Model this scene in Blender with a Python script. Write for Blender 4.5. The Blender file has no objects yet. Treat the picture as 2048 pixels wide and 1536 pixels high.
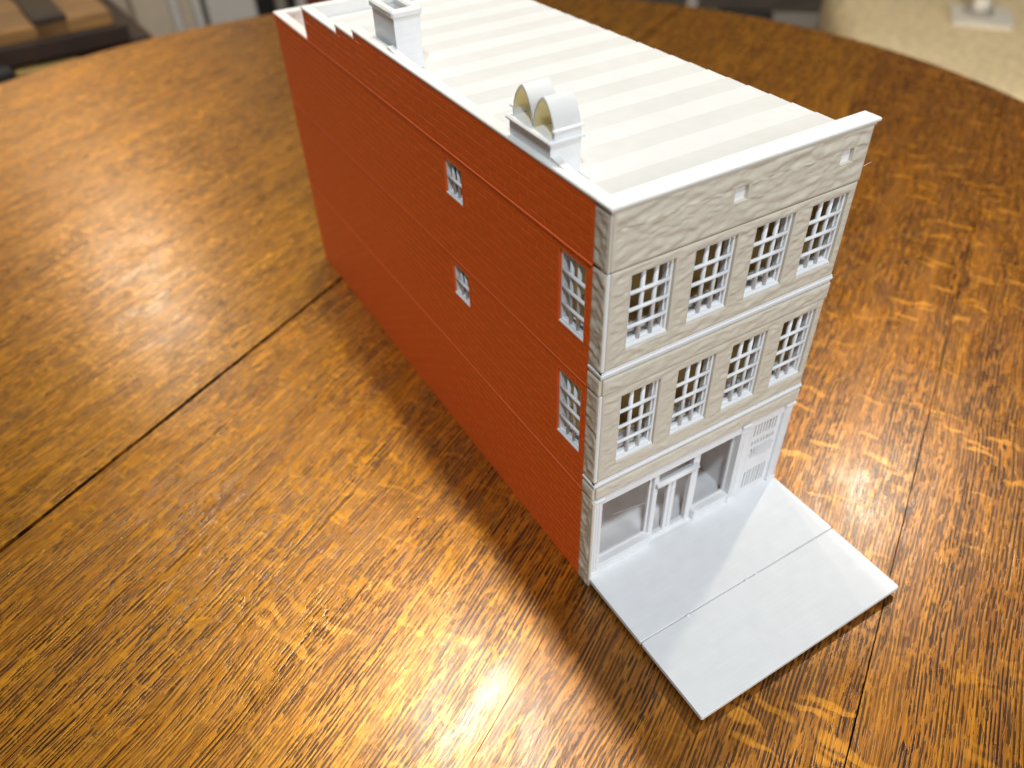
import bpy, bmesh, math, random
from mathutils import Vector, Matrix, noise
random.seed(7)
S = bpy.context.scene
COL = S.collection
MM = 0.001

# ------------------------------------------------------------------ camera
CAM_M = ((0.857217, 0.357174, -0.370952), (-0.514263, 0.556425, -0.652629), (-0.026695, 0.750212, 0.660659))
CAM_C = Vector((-0.11432, -0.14560, 0.26986))
cam_d = bpy.data.cameras.new('camera'); cam = bpy.data.objects.new('camera', cam_d); COL.objects.link(cam)
mw = Matrix(CAM_M).to_4x4(); mw.translation = CAM_C; cam.matrix_world = mw
cam_d.sensor_fit = 'HORIZONTAL'; cam_d.sensor_width = 36; cam_d.lens = 27.814
cam_d.clip_start = 0.01; cam_d.clip_end = 30
cam_d.dof.use_dof = True; cam_d.dof.focus_distance = 0.265; cam_d.dof.aperture_fstop = 8.8
S.camera = cam
FPX = 1582.3

# ------------------------------------------------------------------ room light, lamps and an added fill
W = bpy.data.worlds.new('World'); S.world = W; W.use_nodes = True
bg = W.node_tree.nodes['Background']
bg.inputs[0].default_value = (1.0, 0.96, 0.90, 1); bg.inputs[1].default_value = 0.085

def lamp(name, loc, power, radius, col):
    d = bpy.data.lights.new(name, 'POINT'); d.energy = power; d.shadow_soft_size = radius; d.color = col
    o = bpy.data.objects.new(name, d); COL.objects.link(o); o.location = loc
def area(name, loc, target, power, size, col):
    d = bpy.data.lights.new(name, 'AREA'); d.energy = power; d.shape = 'DISK'; d.size = size; d.color = col
    o = bpy.data.objects.new(name, d); COL.objects.link(o); o.location = loc
    o.rotation_euler = (Vector(target) - Vector(loc)).to_track_quat('-Z', 'Y').to_euler()
lamp('ceiling_bulb', (0.125, 0.41, 1.0), 21, 0.034, (1.0, 0.92, 0.79))
lamp('ceiling_bulb_front', (0.235, 0.47, 1.0), 5.0, 0.020, (1.0, 0.90, 0.76))
lamp('ceiling_bulb_right', (0.98, 0.40, 1.0), 17, 0.03, (1.0, 0.90, 0.74))
lamp('ceiling_bulb_far', (-0.07, 1.97, 1.0), 15, 0.07, (1.0, 0.86, 0.66))
area('cool_ceiling_light', (-0.62, -0.86, 2.05), (0.05, 0, 0), 27, 0.16, (0.84, 0.93, 1.0))  # cool ceiling light behind the camera, inferred from shadows on the shop floor
area('front_fill', (0.35, -1.9, 1.0), (0.05, 0, 0.08), 25, 1.3, (0.97, 0.97, 0.98))  # unseen soft fill, added in front of the model to brighten the facade
S.view_settings.view_transform = 'Standard'; S.view_settings.look = 'None'
S.view_settings.gamma = 1; S.view_settings.exposure = 0

# ------------------------------------------------------------------ materials
def mat(name):
    m = bpy.data.materials.new(name); m.use_nodes = True
    return m, m.node_tree.nodes, m.node_tree.links, m.node_tree.nodes['Principled BSDF']
def N(nodes, t, **kw):
    n = nodes.new(t)
    for k, v in kw.items(): setattr(n, k, v)
    return n
def ramp(nodes, stops):
    r = nodes.new('ShaderNodeValToRGB'); e = r.color_ramp.elements
    while len(e) > 1: e.remove(e[-1])
    e[0].position = stops[0][0]; e[0].color = tuple(stops[0][1]) + (1,)
    for p, c in stops[1:]:
        x = e.new(p); x.color = tuple(c) + (1,)
    return r
def g(v): return (v, v, v)

def plastic(name, col, rough=0.45, bump=0.25, layer=True, var=0.06, spec=0.35, axis=2, sss=0.0):
    """3D printed plastic: faint layer lines, tiny tone changes"""
    m, n, l, b = mat(name)
    tc = N(n, 'ShaderNodeTexCoord')
    mp = N(n, 'ShaderNodeMapping')
    sc = [25, 25, 25]; sc[axis] = 2400 if layer else 25
    mp.inputs['Scale'].default_value = sc
    l.new(tc.outputs['Object'], mp.inputs['Vector'])
    n1 = N(n, 'ShaderNodeTexNoise'); n1.inputs['Scale'].default_value = 1; n1.inputs['Detail'].default_value = 2
    l.new(mp.outputs[0], n1.inputs['Vector'])
    n2 = N(n, 'ShaderNodeTexNoise'); n2.inputs['Scale'].default_value = 160; n2.inputs['Detail'].default_value = 5
    l.new(tc.outputs['Object'], n2.inputs['Vector'])
    r = ramp(n, [(0.25, [c * (1 - var) for c in col]), (0.75, [min(1, c * (1 + var)) for c in col])])
    mx = N(n, 'ShaderNodeMath', operation='ADD'); ml = N(n, 'ShaderNodeMath', operation='MULTIPLY'); ml.inputs[1].default_value = 0.5
    l.new(n1.outputs[0], mx.inputs[0]); l.new(n2.outputs[0], mx.inputs[1]); l.new(mx.outputs[0], ml.inputs[0])
    l.new(ml.outputs[0], r.inputs[0]); l.new(r.outputs[0], b.inputs['Base Color'])
    b.inputs['Roughness'].default_value = rough; b.inputs['Specular IOR Level'].default_value = spec
    bp = N(n, 'ShaderNodeBump'); bp.inputs['Strength'].default_value = bump; bp.inputs['Distance'].default_value = 0.0001
    l.new(ml.outputs[0], bp.inputs['Height']); l.new(bp.outputs[0], b.inputs['Normal'])
    if sss:
        b.inputs['Subsurface Weight'].default_value = sss
        b.inputs['Subsurface Radius'].default_value = (1.0, 0.8, 0.6); b.inputs['Subsurface Scale'].default_value = 0.0015
    return m
M_WHITE = plastic('white_print', (0.80, 0.81, 0.82), 0.42, 0.3)
M_WARMW = plastic('warm_white_print', (0.76, 0.76, 0.74), 0.42, 0.3)
M_ROOF_A = plastic('roof_print_bright_sheen', (0.655, 0.66, 0.655), 0.5, 0.3, layer=False)
M_ROOF_B = plastic('roof_print_dull_sheen', (0.60, 0.60, 0.59), 0.5, 0.3, layer=False)  # darker base colour paints in the duller reflection of alternate raster layers
M_STONE = plastic('stone_print', (0.64, 0.585, 0.48), 0.42, 0.9)
M_STONEJ = plastic('stone_print_rim', (0.69, 0.64, 0.53), 0.4, 0.2)
M_BRICK = plastic('orange_print', (0.82, 0.130, 0.016), 0.42, 0.3, var=0.05)
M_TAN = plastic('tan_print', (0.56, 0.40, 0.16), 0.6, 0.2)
M_BRICKL = plastic('orange_print_lit_ridge', (0.80, 0.16, 0.045), 0.4, 0.1)
M_TILE = plastic('tile_print', (0.80, 0.81, 0.82), 0.36, 0.5, axis=1)

def thin(name, col, tcol, k):
    m, n, l, b = mat(name)
    b.inputs['Base Color'].default_value = col + (1,); b.inputs['Roughness'].default_value = 0.45
    t = N(n, 'ShaderNodeBsdfTranslucent'); t.inputs[0].default_value = tcol + (1,)
    mx = N(n, 'ShaderNodeMixShader'); mx.inputs[0].default_value = k
    l.new(b.outputs[0], mx.inputs[1]); l.new(t.outputs[0], mx.inputs[2]); l.new(mx.outputs[0], n['Material Output'].inputs[0])
    return m
M_SHELL = thin('thin_white_print', (0.82, 0.85, 0.89), (1.0, 0.98, 0.92), 0.28)
M_POTGLOW = thin('thin_print_painted_glow', (0.92, 0.84, 0.56), (1.0, 0.90, 0.55), 0.60)  # cream colour paints the warm glow of light passing through the pot shell

def oak():
    m, n, l, b = mat('quartersawn_oak')
    tc = N(n, 'ShaderNodeTexCoord'); oi = N(n, 'ShaderNodeObjectInfo')
    off = N(n, 'ShaderNodeVectorMath', operation='MULTIPLY_ADD')
    cmb = N(n, 'ShaderNodeCombineXYZ')
    l.new(oi.outputs['Random'], cmb.inputs[0]); l.new(oi.outputs['Random'], cmb.inputs[2])
    off.inputs[1].default_value = (7.0, 0, 5.0)
    l.new(cmb.outputs[0], off.inputs[0]); l.new(tc.outputs['Object'], off.inputs[2])
    # slow waviness of the grain
    wv = N(n, 'ShaderNodeTexNoise'); wv.inputs['Scale'].default_value = 9; wv.inputs['Detail'].default_value = 2
    l.new(off.outputs[0], wv.inputs['Vector'])
    ws = N(n, 'ShaderNodeVectorMath', operation='MULTIPLY_ADD'); ws.inputs[1].default_value = (0.0, 0.010, 0)
    l.new(wv.outputs['Color'], ws.inputs[0]); l.new(off.outputs[0], ws.inputs[2])
    P = ws.outputs[0]
    def noise_at(scale, detail=2, rough=0.5, dist=0.0, src=P, loc=(0, 0, 0), rot=0.0):
        mp = N(n, 'ShaderNodeMapping'); mp.inputs['Scale'].default_value = scale; mp.inputs['Location'].default_value = loc
        mp.inputs['Rotation'].default_value = (0, 0, rot)
        l.new(src, mp.inputs['Vector'])
        t = N(n, 'ShaderNodeTexNoise'); t.inputs['Scale'].default_value = 1; t.inputs['Detail'].default_value = detail
        t.inputs['Roughness'].default_value = rough; t.inputs['Distortion'].default_value = dist
        l.new(mp.outputs[0], t.inputs['Vector']); return t.outputs[0]
    def mult(a, c):
        k = N(n, 'ShaderNodeMath', operation='MULTIPLY'); l.new(a, k.inputs[0])
        if isinstance(c, float): k.inputs[1].default_value = c
        else: l.new(c, k.inputs[1])
        return k.outputs[0]
    def mixc(fac, a, c, mode='MIX'):
        k = N(n, 'ShaderNodeMix', data_type='RGBA', blend_type=mode)
        if isinstance(fac, float): k.inputs[0].default_value = fac
        else: l.new(fac, k.inputs[0])
        for i, x in ((6, a), (7, c)):
            if isinstance(x, tuple): k.inputs[i].default_value = x + (1,)
            else: l.new(x, k.inputs[i])
        return k.outputs[2]
    def M(op, a_, b_=None, c_=None):
        k = N(n, 'ShaderNodeMath', operation=op)
        for i_, x in enumerate((a_, b_, c_)):
            if x is None: continue
            if isinstance(x, (int, float)): k.inputs[i_].default_value = x
            else: l.new(x, k.inputs[i_])
        return k.outputs[0]
    body = ramp(n, [(0.30, (0.30, 0.120, 0.012)), (0.5, (0.46, 0.212, 0.021)), (0.72, (0.60, 0.30, 0.034))])
    l.new(noise_at((22, 420, 14), 4, 0.6), body.inputs[0])
    big = ramp(n, [(0.3, g(0.84)), (0.7, g(1.08))]); l.new(noise_at((22, 60, 9), 4, 0.6), big.inputs[0])
    c = mixc(1.0, body.outputs[0], big.outputs[0], 'MULTIPLY')
    # fine fibre
    fib = ramp(n, [(0.35, g(0.66)), (0.62, g(1.08))]); l.new(noise_at((70, 1300, 70), 2), fib.inputs[0])
    c = mixc(0.8, c, fib.outputs[0], 'MULTIPLY')
    # ray fleck: pale ribbons lying across the grain, curved; some boards small and crowded, some long
    flA = ramp(n, [(0.56, g(0)), (0.66, g(1))]); l.new(noise_at((340, 190, 40), 2, 0.5, 0.8, loc=(3, 9, 2), rot=0.5), flA.inputs[0])
    wob = N(n, 'ShaderNodeVectorMath', operation='MULTIPLY_ADD'); wob.inputs[1].default_value = (0.016, 0.010, 0)
    wn = N(n, 'ShaderNodeTexNoise'); wn.inputs['Scale'].default_value = 55; wn.inputs['Detail'].default_value = 2; l.new(P, wn.inputs['Vector'])
    l.new(wn.outputs['Color'], wob.inputs[0]); l.new(P, wob.inputs[2])
    vm = N(n, 'ShaderNodeMapping'); vm.inputs['Scale'].default_value = (210, 42, 0.01); vm.inputs['Rotation'].default_value = (0, 0, 0); l.new(wob.outputs[0], vm.inputs[0])
    vo = N(n, 'ShaderNodeTexVoronoi'); vo.inputs['Scale'].default_value = 1; l.new(vm.outputs[0], vo.inputs['Vector'])
    vs_ = N(n, 'ShaderNodeSeparateColor'); l.new(vo.outputs['Color'], vs_.inputs[0])
    keep = ramp(n, [(0.55, g(0)), (0.60, g(1))]); l.new(vs_.outputs[0], keep.inputs[0])
    ell = ramp(n, [(0.24, g(1)), (0.42, g(0))]); l.new(vo.outputs['Distance'], ell.inputs[0])
    flBm = mult(keep.outputs[0], ell.outputs[0])
    sel = ramp(n, [(0.0, g(0)), (1.0, g(1))]); l.new(oi.outputs['Alpha'], sel.inputs[0])
    flr = N(n, 'ShaderNodeMix', data_type='FLOAT'); l.new(sel.outputs[0], flr.inputs[0]); l.new(flA.outputs[0], flr.inputs[2]); l.new(flBm, flr.inputs[3])
    where = ramp(n, [(0.36, g(0.25)), (0.55, g(1))]); l.new(noise_at((11, 14, 9), 1, loc=(5, 1, 1)), where.inputs[0])
    fleck = mult(flr.outputs[0], where.outputs[0])
    c = mixc(mult(fleck, M('MULTIPLY_ADD', oi.outputs['Alpha'], 0.40, 0.24)), c, (0.85, 0.46, 0.070))
    # dark smudges, scattered
    sm = ramp(n, [(0.64, g(0)), (0.82, g(1))]); l.new(noise_at((60, 130, 20), 4, 0.6, 0.4, loc=(1, 4, 8)), sm.inputs[0])
    c = mixc(mult(sm.outputs[0], 0.5), c, (0.13, 0.040, 0.006))
    # pores: short dark dashes along the grain
    sx = N(n, 'ShaderNodeSeparateXYZ'); l.new(P, sx.inputs[0])
    def dashes(period, width, dash, lo, hi, seed):
        """broken dark lines, one random break-up per line"""
        ph = M('MULTIPLY_ADD', sx.outputs[1], 1.0 / period, seed)
        ph = M('MULTIPLY_ADD', noise_at((12, 150, 10), 2, 0.5, loc=(seed, 1, 1)), 2.4, ph)
        idn = M('FLOOR', M('ADD', ph, 0.5))
        dist = M('ABSOLUTE', M('SUBTRACT', ph, idn))
        cx = M('MULTIPLY_ADD', idn, 17.31, M('MULTIPLY', sx.outputs[0], 1.0 / dash))
        cv = N(n, 'ShaderNodeCombineXYZ'); l.new(cx, cv.inputs[0]); l.new(M('MULTIPLY', idn, 3.7), cv.inputs[1]); cv.inputs[2].default_value = seed
        tn_ = N(n, 'ShaderNodeTexNoise'); tn_.inputs['Scale'].default_value = 1; tn_.inputs['Detail'].default_value = 1.5
        l.new(cv.outputs[0], tn_.inputs['Vector'])
        gate = ramp(n, [(lo, g(0)), (hi, g(1))]); l.new(tn_.outputs[0], gate.inputs[0])
        w_ = M('MULTIPLY', gate.outputs[0], width)             # dashes taper at their ends
        r1 = N(n, 'ShaderNodeMapRange'); l.new(M('SUBTRACT', w_, dist), r1.inputs[0])
        r1.inputs[1].default_value = -0.02; r1.inputs[2].default_value = 0.07
        return mult(r1.outputs[0], gate.outputs[0])
    P1 = dashes(0.00155, 0.25, 0.0100, 0.37, 0.50, 3.3)
    P2 = dashes(0.00115, 0.20, 0.0065, 0.50, 0.60, 8.1)
    P3 = dashes(0.00072, 0.26, 0.0035, 0.50, 0.60, 5.7)
    bands = ramp(n, [(0.30, g(0.50)), (0.55, g(1))]); l.new(noise_at((8, 70, 6), 3, loc=(8, 8, 8)), bands.inputs[0])
    mxp = N(n, 'ShaderNodeMath', operation='MAXIMUM'); l.new(P1, mxp.inputs[0]); l.new(P2, mxp.inputs[1])
    mx3 = N(n, 'ShaderNodeMath', operation='MAXIMUM'); l.new(mxp.outputs[0], mx3.inputs[0]); l.new(mult(P3, 0.7), mx3.inputs[1])
    pore = mult(mx3.outputs[0], bands.outputs[0])
    inv = N(n, 'ShaderNodeMath', operation='SUBTRACT'); inv.inputs[0].default_value = 1; l.new(mult(fleck, 0.6), inv.inputs[1])
    pore = mult(pore, inv.outputs[0])
    c = mixc(mult(pore, 0.97), c, (0.030, 0.009, 0.0015))
    c = mixc(1.0, c, oi.outputs['Color'], 'MULTIPLY')
    # stained wood soaks up light and sends it back mostly near the mirror direction (chatoyance): darker diffuse, golden broad lobe, clear coat
    dd = mixc(1.0, c, (0.35, 0.295, 0.21), 'MULTIPLY')
    l.new(dd, b.inputs['Base Color'])
    rr = ramp(n, [(0.3, g(0.22)), (0.7, g(0.35))]); l.new(noise_at((30, 60, 30), 5, 0.65, src=tc.outputs['Object']), rr.inputs[0])
    b.inputs['Roughness'].default_value = 0.5; b.inputs['Specular IOR Level'].default_value = 0.0
    b.inputs['Coat Weight'].default_value = 1.0; b.inputs['Coat IOR'].default_value = 1.85; b.inputs['Coat Tint'].default_value = (1.0, 0.86, 0.62, 1); l.new(rr.outputs[0], b.inputs['Coat Roughness'])
    gl = N(n, 'ShaderNodeBsdfAnisotropic'); gl.inputs['Roughness'].default_value = 0.46
    gc = mixc(1.0, c, (2.40, 2.46, 1.3), 'MULTIPLY'); l.new(gc, gl.inputs['Color'])
    ms = N(n, 'ShaderNodeMixShader'); ms.inputs[0].default_value = 0.42
    l.new(b.outputs[0], ms.inputs[1]); l.new(gl.outputs[0], ms.inputs[2]); l.new(ms.outputs[0], n['Material Output'].inputs[0])
    h = N(n, 'ShaderNodeMath', operation='MULTIPLY_ADD'); l.new(pore, h.inputs[0]); h.inputs[1].default_value = -1.0
    l.new(noise_at((120, 300, 120), 4, 0.6), h.inputs[2])
    bp = N(n, 'ShaderNodeBump'); bp.inputs['Strength'].default_value = 0.45; bp.inputs['Distance'].default_value = 0.0001
    l.new(h.outputs[0], bp.inputs['Height']); l.new(bp.outputs[0], b.inputs['Normal']); l.new(bp.outputs[0], b.inputs['Coat Normal']); l.new(bp.outputs[0], gl.inputs['Normal'])
    return m
M_OAK = oak()

def simple(name, col, rough=0.6, var=0.12, scale=20, bump=0.0, bdist=0.002, stretch=(1, 1, 1)):
    m, n, l, b = mat(name)
    tc = N(n, 'ShaderNodeTexCoord'); mp = N(n, 'ShaderNodeMapping'); mp.inputs['Scale'].default_value = stretch
    t = N(n, 'ShaderNodeTexNoise'); t.inputs['Scale'].default_value = scale; t.inputs['Detail'].default_value = 5
    l.new(tc.outputs['Object'], mp.inputs[0]); l.new(mp.outputs[0], t.inputs['Vector'])
    r = ramp(n, [(0.3, [c * (1 - var) for c in col]), (0.7, [min(1, c * (1 + var)) for c in col])])
    l.new(t.outputs[0], r.inputs[0]); l.new(r.outputs[0], b.inputs['Base Color']); b.inputs['Roughness'].default_value = rough
    if bump:
        bp = N(n, 'ShaderNodeBump'); bp.inputs['Strength'].default_value = bump; bp.inputs['Distance'].default_value = bdist
        l.new(t.outputs[0], bp.inputs['Height']); l.new(bp.outputs[0], b.inputs['Normal'])
    return m
M_DARKWOOD = simple('dark_wood', (0.025, 0.010, 0.004), 0.6, 0.3)
M_MIDWOOD = simple('worn_wood', (0.25, 0.125, 0.035), 0.55, 0.45, 6, stretch=(1.5, 14, 8))
M_CARD = simple('cardboard', (0.50, 0.33, 0.11), 0.8)
M_WALL = simple('greige_paint', (0.55, 0.46, 0.35), 0.7, 0.06)
M_WALLW = simple('white_paint', (0.60, 0.57, 0.53), 0.5, 0.04)
M_BLACK = simple('black_stuff', (0.014, 0.012, 0.011), 0.6)
M_GREY = simple('grey_paint', (0.42, 0.38, 0.33), 0.6)
M_BLUEGREY = simple('blue_grey_cloth', (0.40, 0.40, 0.42), 0.8)
M_FLOOR = simple('floor_boards', (0.20, 0.16, 0.12), 0.5, 0.3, 5, stretch=(1, 9, 1))
M_PLUSH = simple('beige_plush', (0.82, 0.65, 0.38), 0.95, 0.16, 60, 0.8, 0.006)
M_PAPER = simple('off_white_enamel', (0.80, 0.74, 0.62), 0.5, 0.03)
M_DUST = simple('dark_gap', (0.02, 0.009, 0.004), 0.9, 0.3)
M_REDB = simple('red_cloth', (0.22, 0.035, 0.02), 0.8)

# ------------------------------------------------------------------ mesh helpers (all lengths in mm)
class MB:
    def __init__(s): s.v = []; s.f = []; s.sm = []; s.mi = []
    def quad(s, a, b, c, d, smooth=False, mi=0):
        i = len(s.v); s.v += [a, b, c, d]; s.f.append((i, i + 1, i + 2, i + 3)); s.sm.append(smooth); s.mi.append(mi)
    def box(s, x0, x1, y0, y1, z0, z1, ch=0.0):
        if ch <= 0:
            p = [(x, y, z) for x in (x0, x1) for y in (y0, y1) for z in (z0, z1)]
            i = len(s.v); s.v += p
            for f in ((0, 1, 3, 2), (4, 6, 7, 5), (0, 4, 5, 1), (2, 3, 7, 6), (0, 2, 6, 4), (1, 5, 7, 3)):
                s.f.append(tuple(i + k for k in f)); s.sm.append(False); s.mi.append(0)
            return s
        c = min(ch, abs(x1 - x0) / 2.2, abs(y1 - y0) / 2.2, abs(z1 - z0) / 2.2)
        X = (x0, x1); Y = (y0, y1); Z = (z0, z1)
        def sg(k): return 1 if k == 0 else -1
        idx = {}
        for a in (0, 1):
            for b_ in (0, 1):
                for d in (0, 1):
                    base = (X[a], Y[b_], Z[d])
                    for ax in range(3):
                        p = [base[0] + sg(a) * c, base[1] + sg(b_) * c, base[2] + sg(d) * c]
                        p[ax] = base[ax]
                        idx[(a, b_, d, ax)] = len(s.v); s.v.append(tuple(p))
        def F(*k):
            s.f.append(tuple(idx[q] for q in k)); s.sm.append(False); s.mi.append(0)
        for a in (0, 1):
            F((a, 0, 0, 0), (a, 1, 0, 0), (a, 1, 1, 0), (a, 0, 1, 0))
            F((0, a, 0, 1), (1, a, 0, 1), (1, a, 1, 1), (0, a, 1, 1))
            F((0, 0, a, 2), (1, 0, a, 2), (1, 1, a, 2), (0, 1, a, 2))
        for a in (0, 1):
            for b_ in (0, 1):
                F((a, b_, 0, 0), (a, b_, 1, 0), (a, b_, 1, 1), (a, b_, 0, 1))
                F((a, 0, b_, 0), (a, 1, b_, 0), (a, 1, b_, 2), (a, 0, b_, 2))
                F((0, a, b_, 1), (1, a, b_, 1), (1, a, b_, 2), (0, a, b_, 2))
        for a in (0, 1):
            for b_ in (0, 1):
                for d in (0, 1): F((a, b_, d, 0), (a, b_, d, 1), (a, b_, d, 2))
        return s
    def tube(s, p0, p1, r, seg=10, cap=True):
        p0 = Vector(p0); p1 = Vector(p1); d = (p1 - p0).normalized()
        u = d.orthogonal().normalized(); w = d.cross(u); i = len(s.v)
        for q in (p0, p1):
            for k in range(seg):
                a = 2 * math.pi * k / seg; s.v.append(tuple(q + (u * math.cos(a) + w * math.sin(a)) * r))
        for k in range(seg):
            s.f.append((i + k, i + (k + 1) % seg, i + seg + (k + 1) % seg, i + seg + k)); s.sm.append(True); s.mi.append(0)
        if cap:
            s.f.append(tuple(range(i, i + seg))); s.sm.append(False); s.mi.append(0)
            s.f.append(tuple(range(i + seg, i + 2 * seg))); s.sm.append(False); s.mi.append(0)
        return s
    def prism(s, poly, mp, d0, d1):
        """poly of (a,b); mp(a,b,d)->xyz"""
        i = len(s.v); n = len(poly)
        s.v += [mp(a, b, d0) for a, b in poly] + [mp(a, b, d1) for a, b in poly]
        s.f.append(tuple(range(i, i + n))); s.f.append(tuple(range(i + n, i + 2 * n)))
        s.sm += [False, False]; s.mi += [0, 0]
        for k in range(n):
            s.f.append((i + k, i + (k + 1) % n, i + n + (k + 1) % n, i + n + k)); s.sm.append(False); s.mi.append(0)
        return s
    def plate(s, us, vs, solid, mp, front, back, smooth=True):
        nu, nv = len(us) - 1, len(vs) - 1
        so = [[solid((us[i] + us[i + 1]) / 2, (vs[j] + vs[j + 1]) / 2) for j in range(nv)] for i in range(nu)]
        fr = {}
        def fv(i, j):
            if (i, j) not in fr:
                fr[(i, j)] = len(s.v); s.v.append(mp(us[i], vs[j], front(us[i], vs[j])))
            return fr[(i, j)]
        for i in range(nu):
            for j in range(nv):
                if not so[i][j]: continue
                s.f.append((fv(i, j), fv(i + 1, j), fv(i + 1, j + 1), fv(i, j + 1))); s.sm.append(smooth); s.mi.append(0)
                for (a, b_, e0, e1) in ((i - 1, j, (i, j), (i, j + 1)), (i + 1, j, (i + 1, j), (i + 1, j + 1)),
                                        (i, j - 1, (i, j), (i + 1, j)), (i, j + 1, (i, j + 1), (i + 1, j + 1))):
                    if 0 <= a < nu and 0 <= b_ < nv and so[a][b_]: continue
                    q = [mp(us[e0[0]], vs[e0[1]], front(us[e0[0]], vs[e0[1]])), mp(us[e1[0]], vs[e1[1]], front(us[e1[0]], vs[e1[1]])),
                         mp(us[e1[0]], vs[e1[1]], back), mp(us[e0[0]], vs[e0[1]], back)]
                    s.quad(*q)
                q = [mp(us[i], vs[j], back), mp(us[i + 1], vs[j], back), mp(us[i + 1], vs[j + 1], back), mp(us[i], vs[j + 1], back)]
                s.quad(*q)
        return s
    def mesh(s, name, m, ms=None):
        me = bpy.data.meshes.new(name)
        me.from_pydata([(a * MM, b * MM, c * MM) for a, b, c in s.v], [], s.f)
        for q in (ms or [m]): me.materials.append(q)
        me.polygons.foreach_set('use_smooth', s.sm)
        me.polygons.foreach_set('material_index', s.mi)
        bm = bmesh.new(); bm.from_mesh(me); bmesh.ops.recalc_face_normals(bm, faces=bm.faces); bm.to_mesh(me); bm.free()
        me.update(); return me
    def build(s, name, m, parent=None, ms=None, loc=(0, 0, 0)):
        o = bpy.data.objects.new(name, s.mesh(name, m, ms)); COL.objects.link(o)
        if parent is not None: o.parent = parent
        o.location = [c * MM for c in loc]
        return o
def empty(name, label, cat, loc=(0, 0, 0), rz=0.0, group=None):
    o = bpy.data.objects.new(name, None); COL.objects.link(o); o.empty_display_size = 0.02
    o.location = [c * MM for c in loc]; o.rotation_euler = (0, 0, rz)
    o['label'] = label; o['category'] = cat
    if group: o['group'] = group
    return o
def tag(o, label, cat, group=None):
    o['label'] = label; o['category'] = cat
    if group: o['group'] = group
    return o
def fr_(v, lo, hi, step, extra=()):
    """grid lines from lo to hi, through every extra value"""
    ks = sorted(set([lo, hi] + [e for e in extra if lo < e < hi])); out = [ks[0]]
    for a, b_ in zip(ks, ks[1:]):
        n = max(1, round((b_ - a) / step))
        out += [a + (b_ - a) * k / n for k in range(1, n + 1)]
    return out

XZ = lambda u, v, d: (u, -d, v)      # facade plane: d is outward (towards -y)
YZ = lambda u, v, d: (-d, u, v)      # brick side plane: d outward (towards -x)

# ------------------------------------------------------------------ the printed building
B = empty('printed_building', '3D printed model building of orange brick, beige stone and white on the table', 'model building')
D = 290.0; FRONT_W = 100.0
WX = [(8.8, 25.2), (32.7, 49.2), (56.8, 73.2), (80.7, 97.0)]
ROW3 = (117.0, 144.0); ROW2 = (66.8, 97.6)
VENTS = [(44.5, 49.4, 156.0, 160.4), (88.0, 92.9, 156.0, 160.3)]
SIDE = [(9.8, 23.6, 117.2, 144.2, 3, 4), (86.4, 99.4, 129.0, 143.3, 3, 2), (86.8, 99.6, 83.8, 98.6, 3, 2), (9.8, 23.6, 68.2, 97.6, 3, 4)]

def rock(u, v, seed, border, holes, amp=1.0):
    """dressed stone relief, flat towards panel edges and window openings"""
    e = min(u - border[0], border[1] - u, v - border[2], border[3] - v)
    pier = 0.0
    for (a, b_, c, d) in holes:
        dx = max(a - u, u - b_, 0); dz = max(c - v, v - d, 0)
        e = min(e, math.hypot(dx, dz))
        if c - 1 < v < d + 1: pier = 1.0
    k = min(1.0, max(0.0, (e - 0.35) / 1.0)); k = k * k * (3 - 2 * k)
    w1 = noise.noise(Vector((u * 0.10 + seed, v * 0.1, 3.1))) * 3
    h = noise.noise(Vector((u * 0.13 + w1 * 0.25 + v * 0.10, v * 0.34 - u * 0.07, seed))) * 0.62
    h += noise.noise(Vector((u * 0.33, v * 0.75 + w1, seed + 5))) * 0.26
    h += noise.noise(Vector((u * 0.9, v * 1.5, seed + 9))) * 0.08
    r = noise.noise(Vector((u * 0.30, v * 2.4 + 0.5 * w1, seed + 12))) * 0.42
    if pier and holes: h = 0.5 * h + r
    else: h = h + 0.25 * r
    edge = 0.30 * min(1.0, e / 0.45)
    return edge + k * h * amp * 1.15
def stone_panel(name, x0, x1, z0, z1, holes, seed, parent, proud=0.0, back=-2.0, step=0.62, amp=1.0, label=None):
    us = fr_(0, x0, x1, step, [e for h in holes for e in (h[0] - .45, h[0], h[1], h[1] + .45)] + [x0 + .45, x1 - .45])
    vs = fr_(0, z0, z1, step, [e for h in holes for e in (h[2] - .45, h[2], h[3], h[3] + .45)] + [z0 + .45, z1 - .45])
    sol = lambda u, v: not any(a < u < b_ and c < v < d for a, b_, c, d in holes)
    f = lambda u, v: proud - 0.30 + rock(u, v, seed, (x0, x1, z0, z1), holes, amp)
    o = MB().plate(us, vs, sol, XZ, f, back).build(name, M_STONE, parent)
    if label: o['label'] = label
    return o
def quoin(z0, z1, seed, parent, proud=0.35, amp=1.2):
    us = fr_(0, 0.5, 6.9, 0.5, (0.95, 6.5)); vs = fr_(0, z0, z1, 0.6, (z0 + .45, z1 - .45))
    f = lambda u, v: proud - 0.35 + rock(u * 1.6 + 40, v * 0.9, seed, (0.5 * 1.6 + 40, 6.9 * 1.6 + 40, z0 * .9, z1 * .9), [], amp)
    return MB().plate(us, vs, lambda u, v: True, YZ, f, -1.6).build('corner_stone', M_STONE, parent)

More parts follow.
